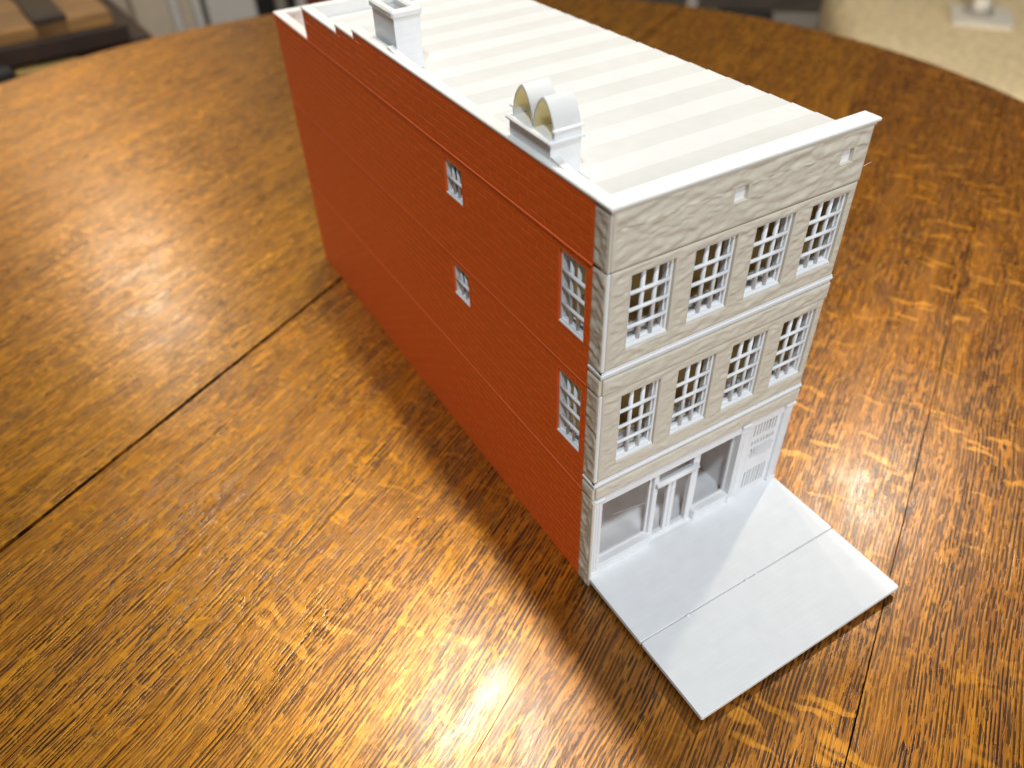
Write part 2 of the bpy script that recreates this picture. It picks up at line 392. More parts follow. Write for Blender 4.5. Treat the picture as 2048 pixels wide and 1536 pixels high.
FX = FRONT_W
h3 = [(a, b_, ROW3[0], ROW3[1]) for a, b_ in WX]; h2 = [(a, b_, ROW2[0], ROW2[1]) for a, b_ in WX]
stone_panel('stone_facade', 1.1, FX, 147.6, 166.6, VENTS, 1.0, B, proud=0.15, label='plain rough stone parapet with two tiny square openings')
stone_panel('stone_facade', 1.45, FX - 0.2, 111.4, 147.1, h3, 2.0, B, label='beige stone facade of the top storey with four window openings')
stone_panel('stone_facade', 1.45, FX - 0.2, 60.7, 101.2, h2, 3.0, B, label='beige stone facade of the middle storey with four window openings')
stone_panel('stone_band', 0.9, FX + 0.1, 101.7, 108.0, [], 4.0, B, proud=0.45)
stone_panel('stone_band', 0.9, FX + 0.1, 51.9, 57.2, [], 5.0, B, proud=0.45, label='narrow stone band over the shop front')
for z0, z1, sd in ((147.8, 166.0, 11), (111.4, 146.6, 12), (101.7, 107.8, 13), (60.7, 101.0, 14), (51.9, 57.0, 15), (0.0, 51.0, 16)):
    quoin(z0, z1, sd, B, proud=0.55 if z1 - z0 < 10 else 0.35, amp=0.5 if z1 - z0 < 10 else 1.2)
MB().box(0.05, 1.0, 0.05, 2.0, 147.6, 166.6, .2).build('corner_post', M_STONE, B)
MB().box(0.3, 1.4, 0.3, 2.0, 111.2, 147.0, .2).build('corner_post', M_WHITE, B)
MB().box(0.3, 1.4, 0.3, 2.0, 60.5, 101.2, .2).build('corner_post', M_WHITE, B)
MB().box(-0.15, 1.0, -0.15, 3.0, 0.0, 50.0, .25).build('corner_post', M_STONE, B)
# white base moulding of each storey, wraps the corner
for z in (57.5, 108.3):
    m = MB()
    m.box(-0.3, FX + .2, -0.45, 1.6, z + 1.35, z + 2.4, .2); m.box(-0.4, 1.6, -0.3, 7.0, z + 1.35, z + 2.4, .2)
    m.box(0.1, FX, 0.3, 1.6, z, z + 1.35); m.box(0.2, 1.6, 0.4, 7.0, z, z + 1.35); m.box(0.05, FX, -0.05, 1.5, z + 2.4, z + 3.1); m.box(0.05, 1.5, 0.1, 7.0, z + 2.4, z + 3.1)
    m.build('base_moulding', M_WHITE, B)
# white inner shell behind the facade
for (z0, z1, hs) in ((57.4, 101.5, h2), (108.2, 147.3, h3), (147.3, 166.6, [])):
    us = fr_(0, 0.3, FX, 999, [e for h in hs for e in h[:2]]); vs = fr_(0, z0, z1, 999, [e for h in hs for e in h[2:]])
    sol = lambda u, v, hs=hs: not any(a < u < b_ and c < v < d for a, b_, c, d in hs)
    MB().plate(us, vs, sol, XZ, lambda u, v: -1.95, -3.6, False).build('inner_front_wall', M_WHITE, B)
for a, b_, c, d in VENTS:
    f = MB().box(a - .5, b_ + .5, 1.0, 1.9, c - .5, d + .5).build('vent', M_WHITE, B)
    r = MB(); r.box(b_ - .02, b_ + .35, -0.32, 1.1, c - .35, d + .1, .08); r.box(a - .1, b_ + .3, -0.34, 1.1, c - .4, c + .02, .08)
    r.build('vent_rim', M_STONEJ, f)

# ---- windows: frame + sill + glazing bars
def window(u0, u1, v0, v1, cols, rows, mp, parent, r=0.68):
    fw = 1.0
    m = MB()
    def bx(a0, a1, b0, b1, d0, d1):
        q = [mp(a, b_, d) for a in (a0, a1) for b_ in (b0, b1) for d in (d0, d1)]
        xs, ys, zs = zip(*q); m.box(min(xs), max(xs), min(ys), max(ys), min(zs), max(zs), .12)
    bx(u0 + .02, u0 + fw, v0, v1, -3.9, -1.15); bx(u1 - fw, u1 - .02, v0, v1, -3.9, -1.15)
    bx(u0 + .6, u1 - .6, v1 - fw, v1 - .02, -3.9, -1.17); bx(u0 + .6, u1 - .6, v0 + .02, v0 + 1.2, -3.9, -1.1)
    bx(u1 - fw - .7, u1 - fw + .1, v0 + 1, v1 - 1, -3.95, -2.0); bx(u0 + fw - .1, u0 + fw + .5, v0 + 1, v1 - 1, -3.95, -2.0)
    o = m.build('window', M_WHITE, parent)
    s_ = MB()
    def bs(a0, a1, b0, b1, d0, d1):
        q = [mp(a, b_, d) for a in (a0, a1) for b_ in (b0, b1) for d in (d0, d1)]
        xs, ys, zs = zip(*q); s_.box(min(xs), max(xs), min(ys), max(ys), min(zs), max(zs), .15)
    bs(u0 + 0.1, u1 - 0.1, v0 - .02, v0 + .75, -1.6, -0.45); bs(u0 + .9, u1 - .9, v0 + 1.1, v0 + 2.0, -4.3, -2.2)
    s_.build('window_sill', M_WHITE, o)
    for k in range(1, cols):
        u = u0 + fw + (u1 - u0 - 2 * fw) * k / cols
        MB().tube(mp(u, v0 + 1, -2.0), mp(u, v1 - .9, -2.0), r + .08, 8).build('glazing_bar', M_WHITE, o)
    for k in range(1, rows):
        v = v0 + 1.2 + (v1 - v0 - 2.2) * k / rows
        MB().tube(mp(u0 + .5, v, -1.35), mp(u1 - 1.0, v, -1.35), r, 8).build('glazing_bar', M_WHITE, o)
    return o
for a, b_ in WX: window(a, b_, ROW3[0], ROW3[1], 3, 4, XZ, B)
for a, b_ in WX: window(a, b_, ROW2[0], ROW2[1], 3, 4, XZ, B)
for a, b_, c, d, nc, nr in SIDE:
    window(a + .05, b_ - .05, c + .05, d - .05, nc, nr, lambda u, v, q: YZ(u, v, q + .75), B, r=0.62)

# ---- brick side wall (x = 0), one plate per storey with real openings
def ztop(y): return 167.2 if y < 176.3 else (164.2 if y < 196.5 else (161.0 if y < 240.2 else 147.2))
walls = []
for z0, z1, y1 in ((0, 51.9, D), (52.1, 101.4, D), (101.7, 147.2, D)):
    hs = [(a, b_, c, d) for a, b_, c, d, _, _ in SIDE if z0 < c < z1]
    us = fr_(0, 6.9, y1, 999, [e for h in hs for e in h[:2]]); vs = fr_(0, z0, z1, 999, [e for h in hs for e in h[2:]])
    sol = lambda u, v, hs=hs: not any(a < u < b_ and c < v < d for a, b_, c, d in hs)
    walls.append(MB().plate(us, vs, sol, YZ, lambda u, v: 0.0, -2.4, False).build('brick_wall', M_BRICK, B))
pts = [(6.9, 147.4), (240.2, 147.4), (240.2, 161.0), (196.5, 161.0), (196.5, 164.2), (176.3, 164.2), (176.3, 167.2), (6.9, 167.2)]
walls.append(MB().prism(pts, YZ, 0.0, -2.4).build('brick_wall', M_BRICK, B))
walls[-1]['label'] = 'stepped brick parapet wall'
CH, BL = 3.06, 9.42
cands = []
k = 0
RM = Matrix(CAM_M).transposed()
def proj(x, y, z):
    q = RM @ (Vector((x, y, z)) * MM - CAM_C); return (FPX * q.x / -q.z, -FPX * q.y / -q.z)
zj = [162.05 - CH * i for i in range(0, 60)]
rows_ = [(162.05, 165.1), (165.1, 167.2)] + [(zj[i + 1], zj[i]) for i in range(0, 55) if zj[i + 1] > -3]
seams = (147.3, 101.55, 52.0)
for ri, (za, zb) in enumerate(rows_):
    za = max(za, 0.1)
    if zb - za < 0.8: continue
    par = round((162.05 - za) / CH) % 2 == 0
    off = 17.5 if par else 12.8
    segs_z = [(za, zb)]
    for s_ in seams:
        segs_z = [q for a, b_ in segs_z for q in (((a, s_ - .2), (s_ + .25, b_)) if a < s_ < b_ else ((a, b_),))]
    i0 = int((6.9 - off) // BL)
    for i in range(i0, 40):
        ya, yb = off + i * BL, off + (i + 1) * BL
        ya = max(ya, 7.05); yb = min(yb, D - .1)
        if yb - ya < 0.7: continue
        for a, b_ in segs_z:
            if b_ - a < 0.5: continue
            # split against windows
            parts = [(ya, yb, a, b_)]
            for wa, wb, wc, wd, _, _ in SIDE:
                wa -= .5; wb += .5; wc -= .5; wd += .5; nxt = []
                for (p, q, r_, t_) in parts:
                    if q <= wa or p >= wb or t_ <= wc or r_ >= wd: nxt.append((p, q, r_, t_)); continue
                    if p < wa: nxt.append((p, wa, r_, t_))
                    if q > wb: nxt.append((wb, q, r_, t_))
                    pp, qq = max(p, wa), min(q, wb)
                    if r_ < wc: nxt.append((pp, qq, r_, wc))
                    if t_ > wd: nxt.append((pp, qq, wd, t_))
                parts = nxt
            for (p, q, r_, t_) in parts:
                zt = min(ztop(p + .1), ztop(q - .1))
                if r_ > zt - .5: continue
                t_ = min(t_, zt)
                if q - p < 0.6 or t_ - r_ < 0.5: continue
                A = proj(0, p, r_); C_ = proj(0, q, r_); E = proj(0, p, t_)
                ar = abs((C_[0] - A[0]) * (E[1] - A[1]) - (C_[1] - A[1]) * (E[0] - A[0]))
                cands.append((ar, p, q, r_, t_))
cands.sort(key=lambda c: -c[0])
def brick_geo(m, y0, y1, z0, z1, h):
    c = 0.12
    a, b_, e, f = y0 + .20, y1 - .20, z0 + .07, z1 - .10
    base = [(0.0, a, e), (0.0, b_, e), (0.0, b_, f), (0.0, a, f)]
    top = [(-h, a + c, e + c), (-h, b_ - c, e + c), (-h, b_ - c, f - c), (-h, a + c, f - c)]
    i = len(m.v); m.v += base + top
    for q in ((4, 5, 6, 7), (0, 1, 5, 4), (1, 2, 6, 5), (2, 3, 7, 6), (3, 0, 4, 7)):
        m.f.append(tuple(i + x for x in q)); m.sm.append(False); m.mi.append(0)
cache = {}
rest = MB()
for n_, (ar, p, q, r_, t_) in enumerate(cands):
    if n_ >= 296:
        brick_geo(rest, p, q, r_, t_, 0.20 + random.uniform(-.02, .02)); continue
    key = (round(q - p, 2), round(t_ - r_, 2))
    if key not in cache:
        m = MB(); brick_geo(m, 0, key[0], 0, key[1], 0.21); cache[key] = m.mesh('brick', M_BRICK)
    o = bpy.data.objects.new('brick', cache[key]); COL.objects.link(o)
    zc = (r_ + t_) / 2
    o.parent = walls[0] if zc < 52 else walls[1] if zc < 101.5 else walls[2] if zc < 147.3 else walls[3]
    o.location = (random.uniform(-.00003, .00003), p * MM, r_ * MM)
o = rest.build('brickwork', M_BRICK, B); o['kind'] = 'stuff'
# seams between storeys on the brick side; the light they catch is painted as paler orange
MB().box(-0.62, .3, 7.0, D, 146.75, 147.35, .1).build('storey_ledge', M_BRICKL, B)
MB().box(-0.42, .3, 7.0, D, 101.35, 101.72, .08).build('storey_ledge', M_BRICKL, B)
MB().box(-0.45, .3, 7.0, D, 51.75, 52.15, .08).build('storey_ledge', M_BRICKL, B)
for a, b_, c, d, _, _ in SIDE:
    m = MB()
    m.box(-.28, .1, a - .5, a - .03, c - .45, d, .06); m.box(-.28, .1, b_ + .03, b_ + .45, c - .45, d, .06)
    m.box(-.34, .1, a - .5, b_ + .45, c - .55, c - .03, .06); m.box(-.22, .1, a, b_, d + .03, d + .45, .06)
    m.build('window_surround', M_BRICKL if False else M_BRICK, B)
# other walls, floors, rear of the print
MB().box(FX - 2.2, FX - .02, 3.6, D, 0.0, 147.2).build('party_wall', M_WARMW, B)
MB().box(FX - 2.2, FX - .02, 3.6, 240, 147.2, 153.0).build('party_wall', M_WARMW, B)
MB().box(2.4, FX - 2.2, D - 2.4, D, 0, 147.2).build('rear_wall', M_WARMW, B)
MB().box(2.4, FX - 2.2, 1.05, D - 2.4, 0.2, 4.45).build('storey_floor', M_WHITE, B)
MB().box(2.4, FX - 2.2, 3.6, 13, 53.5, 64.6).build('storey_floor', M_WHITE, B)
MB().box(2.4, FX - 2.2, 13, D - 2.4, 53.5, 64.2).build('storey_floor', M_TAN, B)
MB().box(2.4, FX - 2.2, 3.6, 13, 103.8, 114.8).build('storey_floor', M_WHITE, B)
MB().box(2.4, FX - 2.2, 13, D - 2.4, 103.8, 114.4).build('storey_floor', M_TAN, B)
MB().box(2.4, FX - 2.2, 3.6, 4.6, 146.9, 160.0).build('parapet_backing', M_WARMW, B)
MB().box(76.8, 78.4, 4.0, 120, 4.3, 53.5).build('partition_wall', M_WHITE, B)
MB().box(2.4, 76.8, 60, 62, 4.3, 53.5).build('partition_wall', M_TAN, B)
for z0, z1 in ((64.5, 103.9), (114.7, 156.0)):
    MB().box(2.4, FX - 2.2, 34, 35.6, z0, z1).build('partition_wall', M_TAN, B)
# liner ribs behind the windows
for z0, z1 in ((64.5, 103.9), (114.7, 147.0)):
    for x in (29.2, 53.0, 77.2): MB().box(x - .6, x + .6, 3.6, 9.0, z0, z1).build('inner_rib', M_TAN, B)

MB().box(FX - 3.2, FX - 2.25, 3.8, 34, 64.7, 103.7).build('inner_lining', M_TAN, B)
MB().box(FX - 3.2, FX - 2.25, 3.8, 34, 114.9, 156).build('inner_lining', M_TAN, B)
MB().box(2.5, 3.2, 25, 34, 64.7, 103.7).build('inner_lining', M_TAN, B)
# ---- roof: printed slope made of flat terraces
y = 5.5; kk = 0
edges = [5.5, 11.7] + [22.1 + 10.45 * i for i in range(0, 21)] + [238.5]
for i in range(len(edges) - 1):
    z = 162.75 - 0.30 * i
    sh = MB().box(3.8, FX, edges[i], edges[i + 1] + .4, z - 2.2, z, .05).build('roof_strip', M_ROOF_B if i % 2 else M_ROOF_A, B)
# copings
MB().box(-0.7, FX + 1.6, -0.85, 6.0, 167.15, 168.3, .3).build('coping', M_WARMW, B)
MB().box(0.0, FX + .3, -0.35, 2.2, 166.3, 167.1, .1).build('coping_underside', M_STONEJ, B)
MB().box(-0.45, 4.2, 5.9, 176.4, 166.9, 168.2, .35).build('coping', M_WARMW, B)
MB().box(-0.45, 4.2, 176.0, 196.6, 163.9, 165.2, .3).build('coping', M_WARMW, B)
MB().box(-0.45, 4.2, 196.2, 240.6, 160.7, 162.0, .3).build('coping', M_WARMW, B)
MB().box(2.4, 4.0, 5.9, 238.5, 152.0, 160.8).build('parapet_backing', M_WARMW, B)
MB().box(2.4, 4.0, 5.9, 196.4, 160.8, 163.9).build('parapet_backing', M_WARMW, B)
MB().box(2.4, 4.0, 5.9, 176.2, 163.9, 167.0).build('parapet_backing', M_WARMW, B)
MB().box(4.2, FX, 236.6, 240.6, 152.0, 162.0, .3).build('rear_parapet', M_WARMW, B)
# open rear yard with its white rim
m = MB(); m.box(-0.4, 4.6, 240.6, D + .4, 146.6, 148.0, .3); m.box(4.6, FX, D - 4.6, D + .4, 146.6, 148.0, .3); m.box(FX - 4.6, FX + .2, 240.6, D - 4.6, 146.6, 148.0, .3)
m.build('yard_rim', M_WARMW, B)
MB().box(2.4, FX - 2.2, 240.6, D - 2.4, 130, 133).build('yard_floor', M_WARMW, B)
MB().box(4.2, FX - 2.2, 238.6, 240.5, 133, 152).build('rear_wall', M_WARMW, B)

# ---- chimneys
m = MB(); x0, x1, y0, y1 = 5.5, 16.3, 144.7, 164.8; t = 2.4
m.box(x0, x1, y0, y0 + t, 155, 178.6); m.box(x0, x1, y1 - t, y1, 155, 178.6); m.box(x0, x0 + t, y0 + t, y1 - t, 155, 178.6); m.box(x1 - t, x1, y0 + t, y1 - t, 155, 178.6)
ch = m.build('chimney', M_WHITE, B); ch['label'] = 'tall square hollow chimney at the rear'
m = MB(); e = .95
m.box(x0 - e, x1 + e, y0 - e, y0 + t, 178.3, 181.2, .7); m.box(x0 - e, x1 + e, y1 - t, y1 + e, 178.3, 181.2, .7)
m.box(x0 - e, x0 + t, y0 + t - .3, y1 - t + .3, 178.35, 181.15, .7); m.box(x1 - t, x1 + e, y0 + t - .3, y1 - t + .3, 178.35, 181.15, .7)
m.build('chimney_cap', M_WARMW, ch)
MB().box(x0 + 1, x1 - 1, y0 + 1, y1 - 1, 156, 160).build('flue_floor', M_WHITE, ch)

x0, x1, y0, y1 = 1.5, 12.2, 31.5, 54.2
ch = MB().box(x0, x1, y0, y1, 158, 173.3, .12).build('chimney', M_WHITE, B); ch['label'] = 'low chimney with twin pointed arch pots near the facade'
m = MB(); e = 1.0
m.box(x0 - e, x1 + e, y0 - e, y1 + e, 172.8, 174.1, .45)
m.build('chimney_cap', M_WHITE, ch)
def arch(yc, hw, zb, zt, t):
    o_, i_ = [], []
    n_ = 14
    for k in range(n_ + 1):
        tt = k / n_; w = hw * (1 - tt ** 2.1) ** 0.75; o_.append((w, zb + (zt - zb) * tt))
        w2 = (hw - t) * (1 - tt ** 2.1) ** 0.75; i_.append((w2, zb + (zt - zb - t * 1.5) * tt))
    return o_, i_
for yc in (36.9, 48.2):
    o_, i_ = arch(yc, 5.7, 174.0, 184.7, 0.7)
    m = MB(); X0, X1 = 2.7, 11.8
    for sgn in (1, -1):
        for k in range(len(o_) - 1):
            a, b_ = o_[k], o_[k + 1]; c, d = i_[k], i_[k + 1]
            P_ = lambda q, x: (x, yc + sgn * q[0], q[1])
            m.quad(P_(a, X0), P_(b_, X0), P_(b_, X1), P_(a, X1), False)
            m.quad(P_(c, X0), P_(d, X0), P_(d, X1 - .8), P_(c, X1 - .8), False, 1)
            m.quad(P_(a, X0), P_(c, X0), P_(d, X0), P_(b_, X0))
            m.quad(P_(a, X1), (X1, yc, a[1]), (X1, yc, b_[1]), P_(b_, X1))
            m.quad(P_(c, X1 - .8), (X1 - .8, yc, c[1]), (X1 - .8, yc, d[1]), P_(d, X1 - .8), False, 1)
    m.build('arched_pot', M_WHITE, ch, ms=[M_SHELL, M_POTGLOW])
m = MB(); m.box(1.9, 12.6, 30.5, 31.9, 176.2, 177.1, .35); m.box(2.6, 12.0, 31.1, 32.4, 174.0, 176.3, .2); m.build('pot_moulding', M_WHITE, ch)
m = MB(); m.box(1.9, 12.6, 53.4, 54.9, 176.2, 177.1, .35); m.box(2.6, 12.0, 53.0, 54.0, 174.0, 176.3, .2); m.build('pot_moulding', M_WHITE, ch)
for yy in ((22.5, 31.7), (135.5, 144.6)):      # little saddle of plastic in front of each chimney
    m = MB(); m.prism([(yy[0], 168.1), (yy[1], 168.1), (yy[1], 169.4)], lambda a, b_, d: (d, a, b_), 1.6, 4.1); m.build('roof_saddle', M_WARMW, B)

# ---- shop front (ground floor)
YS = 3.5
MB().box(1.0, FX, 0.9, 4.4, 46.0, 51.9, .15).build('shop_beam', M_WHITE, B)
def pilaster(xa, xb, label=None, y0=0.35):
    p = MB().box(xa, xb, y0, 4.2, 4.0, 49.4, .15).build('pilaster', M_WHITE, B)
    m = MB(); m.box(xa - .4, xb + .7, y0 - .75, 2.0, 49.4, 50.6, .3); m.box(xa - .15, xb + .35, y0 - .35, 2.0, 48.2, 49.5, .2); m.build('pilaster_cap', M_WHITE, p)
    MB().box(xa - .1, xb + .3, y0 - .35, 2.0, 4.1, 6.6, .2).build('pilaster_base', M_WHITE, p)
    for q in range(2):
        c = xa + (xb - xa) * (q + 1) / 3
        MB().box(c - .25, c + .25, y0 - .18, y0 + .3, 8, 47).build('flute', M_WHITE, p)
pilaster(1.0, 4.8); pilaster(72.2, 75.6); pilaster(95.4, 99.6)
MB().box(75.6, 79.6, 1.6, 4.2, 4.0, 51.0, .15).build('screen_jamb', M_WHITE, B)
for xa, xb in ((4.6, 30.6), (53.8, 72.6)):
    w_ = MB(); w_.box(xa, xa + 1.0, YS, 4.6, 9.8, 46.2, .1); w_.box(xb - 1.1, xb, YS, 4.6, 9.8, 46.2, .1); w_.box(xa, xb, YS, 4.6, 9.4, 10.4, .1)
    w_ = w_.build('shop_window', M_WHITE, B)
    MB().box(xa, xb, 0.9, 4.4, 4.0, 9.2, .1).build('stall_riser', M_WHITE, w_)
    MB().box(xa, xb + .4, 0.35, 4.0, 9.1, 10.1, .2).build('shop_sill', M_WHITE, w_)
door = MB()
door.box(30.7, 33.1, 2.3, 5.0, 4.2, 46.2, .2); door.box(50.4, 52.9, 2.6, 5.0, 4.2, 46.2, .2); door.box(52.9, 54.2, 3.3, 5.0, 4.2, 46.2, .15)
door.box(33.1, 50.4, 2.9, 5.0, 4.2, 6.2, .15)
door = door.build('shop_door', M_WHITE, B)
MB().tube((31.4, 2.0, 38.6), (52.2, 2.0, 38.6), 1.35, 14).build('door_awning_bar', M_WHITE, door)
MB().box(32.0, 51.6, 2.4, 4.6, 36.4, 38.6, .15).build('door_head', M_WHITE, door)
MB().box(39.1, 41.0, 3.1, 4.6, 6.0, 36.8, .15).build('door_stile', M_WHITE, door)
MB().box(41.2, 43.2, 3.1, 4.6, 6.0, 36.8, .15).build('door_stile', M_WHITE, door)
# grille beside the shop: slots and a sunburst
def grille(u, v):
    if u < 80.6 or u > 94.4: return True
    p = (94.0 - 81.0) / 8
    s_ = ((u - 81.0) % p) < p * 0.42 and 81.0 < u < 94.0
    if 38.6 < v < 48.4 and s_: return False
    if 33.2 < v < 36.2 and s_: return False
    if 7.2 < v < 18.0 and s_: return False
    if 24.8 < v < 31.8:
        a = math.atan2(v - 22.2, u - 83.4); r = math.hypot(v - 22.2, u - 83.4)
        if 0.28 < a < 1.95 and r > 3.4 and (a % 0.19) < 0.085 and 81.0 < u < 94.0: return False
    return True
us = fr_(0, 79.6, 95.4, 0.22); vs = fr_(0, 4.2, 51.2, 0.4)
MB().plate(us, vs, grille, XZ, lambda u, v: -1.6, -2.5, False).build('grille_panel', M_WHITE, B)
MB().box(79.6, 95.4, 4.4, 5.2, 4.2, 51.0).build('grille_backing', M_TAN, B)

# ---- pavement plate in front
def rplate(m, x0, x1, y0, y1, z0, z1, r):
    poly = []
    for cx, cy, a0 in ((x1 - r, y1 - r, 0), (x0 + r, y1 - r, 90), (x0 + r, y0 + r, 180), (x1 - r, y0 + r, 270)):
        for k in range(5):
            a = math.radians(a0 + 22.5 * k); poly.append((cx + r * math.cos(a), cy + r * math.sin(a)))
    c = .18
    i = len(m.v)
    for z, s_ in ((z0, c), (z0 + c, 0), (z1 - c, 0), (z1, c)):
        cxm, cym = (x0 + x1) / 2, (y0 + y1) / 2
        for a, b_ in poly: m.v.append((a - s_ * (1 if a > cxm else -1), b_ - s_ * (1 if b_ > cym else -1), z))
    n_ = len(poly)
    for L in range(3):
        for k in range(n_): m.f.append((i + L * n_ + k, i + L * n_ + (k + 1) % n_, i + (L + 1) * n_ + (k + 1) % n_, i + (L + 1) * n_ + k)); m.sm.append(False); m.mi.append(0)
    m.f.append(tuple(i + k for k in range(n_))); m.f.append(tuple(i + 3 * n_ + k for k in range(n_))); m.sm += [False] * 2; m.mi += [0] * 2
m = MB(); rplate(m, 0.4, FX + .1, -32.6, 1.0, 2.5, 4.75, .3)
MB.build(m, 'pavement', M_TILE, B)
m = MB(); rplate(m, 0.6, FX + .1, -66.3, -32.85, 2.4, 4.45, .8)
rd = m.build('roadway', M_TILE, B)
MB().box(4, FX - 4, -62, 0, 0.0, 2.6).build('underside_rib', M_TILE, B)
for (x, y, r) in ((52.2, -33.0, .45), (22.6, -33.1, .5), (57.5, -32.9, .35)):
    bm_ = MB(); bm_.tube((x - .8, y, 4.6), (x + .8, y + .1, 4.72), r * .7, 6); bm_.build('plastic_blob', M_TILE, B)
# stray printing hairs
def hair(pts, r=0.05):
    m = MB()
    for a, b_ in zip(pts, pts[1:]): m.tube(a, b_, r, 4, False)
    m.build('plastic_hair', M_WHITE, B)
hair([(100.2, 0.2, 152.2), (101.5, -0.3, 152.9), (103.0, -0.4, 153.2)])
hair([(19.0, 0.6, 136.0), (21.0, 0.2, 137.5), (23.0, 0.0, 139.4), (23.8, 0.6, 140.4)])
hair([(12.0, 3.0, 33.5), (20.0, 2.4, 33.0), (29.5, 2.6, 30.4)])

# ------------------------------------------------------------------ oak table
TC = Vector((89.3, 311.0)); TR = 507.0; G = math.radians(29.87)
gx, gy = math.cos(G), math.sin(G)
TB = empty('oak_table', 'round oak dining table with a dark split across the middle, under the printed building', 'table', (TC.x, TC.y, 0), G)
tn = -gy * TC.x + gx * TC.y                 # table centre measured across the grain
seam = [-290, -205, -104, 5, 114, 227.5, 339, 451, 563, 655, 745]
THK = 24.0
for i in range(len(seam) - 1):
    a, b_ = seam[i] - tn, seam[i + 1] - tn
    ga = 1.15 if abs(seam[i] - 227.5) < 1 else (0.22 if seam[i] == -104 else 0.05)
    gb = 1.15 if abs(seam[i + 1] - 227.5) < 1 else (0.22 if seam[i + 1] == -104 else 0.05)
    a += ga; b_ -= gb
    a = max(a, -TR + .5); b_ = min(b_, TR - .5)
    if b_ - a < 3: continue
    def strip(rad, ins):
        aa, bb = a + ins, b_ - ins
        n_ = 28; pts = []
        for k in range(n_ + 1):
            v = aa + (bb - aa) * k / n_; pts.append((math.sqrt(max(0, rad * rad - v * v)), v))
        for k in range(n_ + 1):
            v = bb + (aa - bb) * k / n_; pts.append((-math.sqrt(max(0, rad * rad - v * v)), v))
        return pts
    m = MB(); L = []
    for rad, ins, z in ((TR - 5, .2, -THK), (TR, 0, -THK + 5), (TR, 0, -4.5), (TR - 1.4, 0.0, -1.4), (TR - 4.5, 0.0, -0.20), (TR - 5.5, 0.05, 0.0)):
        L.append((strip(rad, ins), z))
    n_ = len(L[0][0])
    for pts, z in L: m.v += [(p, q, z) for p, q in pts]
    for k in range(len(L) - 1):
        for j in range(n_): m.f.append((k * n_ + j, k * n_ + (j + 1) % n_, (k + 1) * n_ + (j + 1) % n_, (k + 1) * n_ + j)); m.sm.append(False); m.mi.append(0)
    m.f.append(tuple(range(n_))); m.f.append(tuple((len(L) - 1) * n_ + j for j in range(n_))); m.sm += [False, False]; m.mi += [0, 0]
    bo = m.build('board', M_OAK, TB)
    sn = seam[i]
    bo.color = (0.80, 0.69, 0.56, 0.9) if sn < 0 else (0.95, 0.90, 0.80, 0.6) if sn < 100 else (1.0, 0.97, 0.92, 0.25) if sn < 200 else (1.0, 1.0, 1.0, 0.1) if sn < 300 else (0.94, 0.92, 0.86, 0.2)
# dark joint filler below the surface, apron, pedestal
def disc(r, z0, z1, name, mm, parent, n_=48):
    m = MB(); poly = [(r * math.cos(2 * math.pi * k / n_), r * math.sin(2 * math.pi * k / n_)) for k in range(n_)]
    return m.prism(poly, lambda a, b_, d: (a, b_, d), z0, z1).build(name, mm, parent)
disc(470, -THK - 12, -THK, 'underframe', M_DUST, TB)
disc(430, -THK - 75, -THK - 12, 'apron', M_OAK, TB)
disc(90, -735, -THK - 75, 'pedestal', M_OAK, TB, 16)
disc(300, -745, -700, 'pedestal_foot', M_OAK, TB, 4)

# ------------------------------------------------------------------ room behind
FZ = -745
fl = MB().box(-3500, 6000, -2500, 5200, FZ - 40, FZ).build('floor', M_FLOOR); fl['kind'] = 'structure'
wl = MB().box(-2500, 640, 2500, 2600, FZ, 1400).build('wall', M_WALL); wl['kind'] = 'structure'
wl = MB().box(640, 6000, 4300, 4400, FZ, 1400).build('wall', M_GREY); wl['kind'] = 'structure'

# ---- stuff on the far left: a wooden bench, a carton, a black case
def rot_empty(name, label, cat, x, y, z, deg): return empty(name, label, cat, (x, y, z), math.radians(deg))
bench = rot_empty('wooden_bench', 'old wooden bench of brown planks beyond the left edge of the table', 'bench', -260, 1330, FZ, 4)
zt = 682
for k in range(4): MB().box(-420, 255, -150 + k * 78, -150 + k * 78 + 74, zt - 22, zt - random.uniform(0, 3), 3).build('plank', M_MIDWOOD, bench)
MB().box(150, 196, -150, 160, zt - 20, zt + 5, 2).build('cross_batten', M_DARKWOOD, bench)
MB().box(-420, 268, -166, -146, zt - 44, zt - 19, 2).build('bench_rail', M_DARKWOOD, bench)
MB().box(140, 300, -150, 160, zt - 110, zt - 44, 2).build('bench_rail', M_DARKWOOD, bench)
for x in (-400, 215):
    for yq in (-140, 130): MB().box(x, x + 40, yq, yq + 40, 0, zt - 60).build('leg', M_DARKWOOD, bench)
cr = rot_empty('cardboard_carton', 'open tan cardboard carton under the wooden bench', 'box', -140, 1230, FZ, 6)
MB().box(-80, 75, -30, 90, 0, 630, 4).build('carton_body', M_CARD, cr)
MB().box(-80, 75, -60, -31, 626, 630).build('carton_flap', M_CARD, cr)
g2 = rot_empty('dark_crate', 'dark brown crate beside the carton below the bench', 'crate', 10, 1240, FZ, 5)
MB().box(-55, 40, -30, 80, 0, 616, 3).build('crate_body', M_DARKWOOD, g2)
MB().box(-60, 45, -34, 84, 616, 630, 3).build('crate_lid', M_MIDWOOD, g2)
bc = rot_empty('black_case', 'small black case with a white tag at the far left table edge', 'case', -205, 1180, FZ, 20)
MB().box(-70, 50, -50, 40, 0, 645, 6).build('case_body', M_BLACK, bc)
MB().box(-40, 8, -53, -50.5, 560, 635).build('case_tag', M_PAPER, bc)

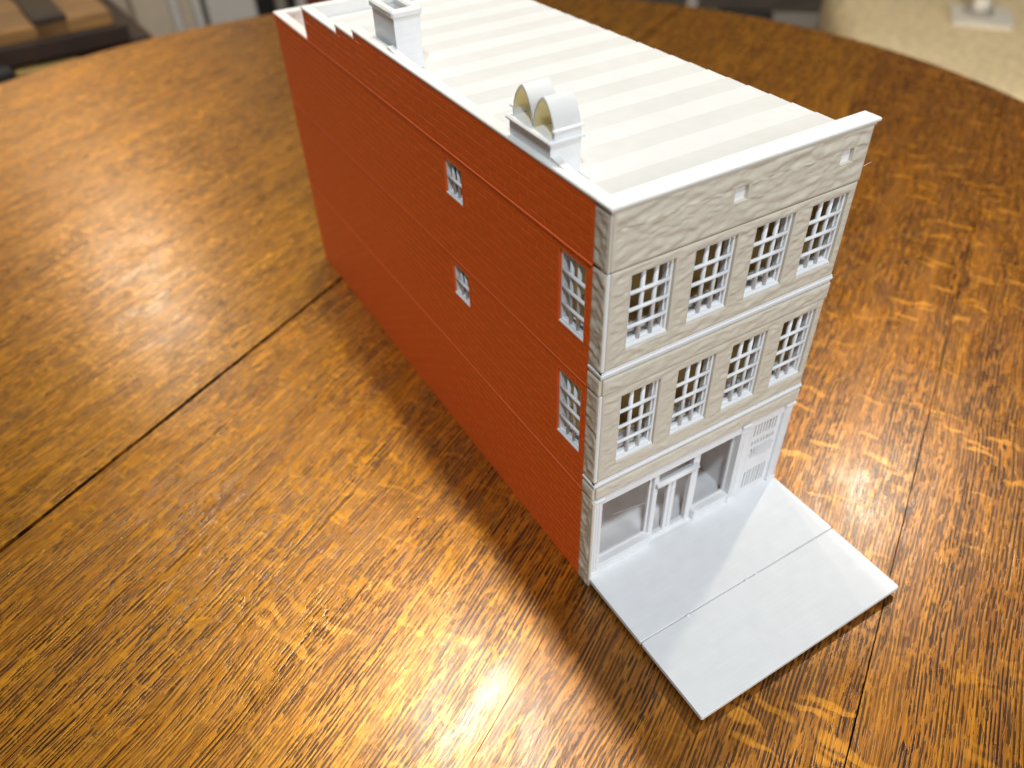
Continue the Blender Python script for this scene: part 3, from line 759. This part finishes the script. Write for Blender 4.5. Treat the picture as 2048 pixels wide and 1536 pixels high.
# ---- panelled white cupboard and dark doorway behind
cb = rot_empty('white_cupboard', 'white panelled cupboard with vertical mouldings behind the table', 'cupboard', 380, 2380, FZ, 0)
MB().box(-210, -120, 0, 110, 0, 1500).build('side_panel', M_WALL, cb)
for x in (-120, -60): MB().box(x, x + 24, -22, 20, 0, 1500, 4).build('moulding', M_WALLW, cb)
MB().box(-96, -60, 4, 100, 0, 1500).build('door_panel', M_WALL, cb)
MB().box(-20, 120, -10, 100, 0, 1500, 4).build('door_panel', M_WALLW, cb)
MB().box(120, 260, 60, 120, 0, 1500).build('side_panel', M_BLACK, cb)  # black slab painting in the darkness of the doorway
ps = rot_empty('grey_post', 'thin grey metal post standing in the dark doorway', 'post', 540, 2250, FZ, 0)
MB().tube((0, 0, 0), (0, 0, 1400), 16, 12).build('post_tube', M_GREY, ps)
MB().tube((0, 0, 0), (0, 0, 20), 60, 16).build('post_foot', M_GREY, ps)
rc = rot_empty('red_cloth', 'dark red cloth hanging at the back right above the roof edge', 'cloth', 800, 2500, FZ, 0)
m = MB()
for k in range(10): m.box(-130 + k * 26, -130 + k * 26 + 25, 8 * math.sin(k * 1.7), 8 * math.sin(k * 1.7) + 14, 0, 900, 4)
m.build('cloth_folds', M_REDB, rc)
bp_ = rot_empty('beige_post', 'pale beige upright board left of the red cloth', 'board', 655, 2480, FZ, 0)
MB().box(-22, 22, -20, 20, 0, 1300, 3).build('upright', M_WALLW, bp_)

# ---- right: low grey shelf, blue grey cloth, upholstered bench and enamel stand
sh = rot_empty('grey_shelf', 'low grey slatted shelf behind the right side of the table', 'shelf', 1650, 1560, FZ, -43)
for z in (60, 150, 255): MB().box(-620, 260, -60, 130, z, z + 22, 3).build('shelf_board', M_GREY, sh)
for x in (-600, -160, 220): MB().box(x, x + 30, -50, 120, 0, 380, 3).build('shelf_post', M_GREY, sh)
bl = rot_empty('blue_grey_bag', 'blue grey cloth bag leaning between the shelf and the table', 'bag', 1560, 1470, FZ, -43)
m = MB(); m.box(-85, 85, -60, 60, 0, 330, 40); m.build('bag_body', M_BLUEGREY, bl)
MB().box(-75, 75, -20, 20, 330, 350, 8).build('bag_handle', M_BLACK, bl)

us_ = rot_empty('upholstered_bench', 'large beige plush bench seat beyond the right edge of the table', 'bench seat', 1347, 992, FZ, 45)
def cushion():
    bm = bmesh.new(); bmesh.ops.create_cube(bm, size=1)
    for v in bm.verts: v.co = Vector((v.co.x * 0.86, v.co.y * 0.95, v.co.z * 0.16))
    bmesh.ops.bevel(bm, geom=bm.edges[:], offset=0.055, segments=5, affect='EDGES', profile=0.5)
    bmesh.ops.subdivide_edges(bm, edges=[e for e in bm.edges if e.calc_length() > 0.2], cuts=12, use_grid_fill=True)
    for v in bm.verts:
        v.co += v.normal * 0.008 * noise.noise(v.co * 9)
    me = bpy.data.meshes.new('cushion'); bm.to_mesh(me); bm.free()
    for p in me.polygons: p.use_smooth = True
    me.materials.append(M_PLUSH); return me
o = bpy.data.objects.new('cushion', cushion()); COL.objects.link(o); o.parent = us_
o.location = (0.07, -0.475, 0.385)
MB().box(-340, 480, -930, -20, 120, 310, 10).build('bench_frame', M_DARKWOOD, us_)
for x in (-320, 420):
    for yq in (-910, -80): MB().box(x, x + 50, yq, yq + 50, 0, 125).build('leg', M_DARKWOOD, us_)
st = rot_empty('enamel_stand', 'small off white stand with square foot and curved neck on the plush bench', 'stand', 1612, 856, -278, 38)
m = MB(); rplate(m, -62, 62, -58, 58, 0, 10, 12); m.build('stand_foot', M_PAPER, st)
pts = [(8, 6, 8), (10, 6, 40), (22, 10, 75), (45, 16, 100), (78, 24, 112), (112, 34, 108)]
m = MB()
for a, b_ in zip(pts, pts[1:]): m.tube(a, b_, 17, 12)
m.build('stand_neck', M_PAPER, st)
MB().tube((8, 6, 9), (8, 6, 16), 30, 20).build('stand_collar', M_GREY, st)
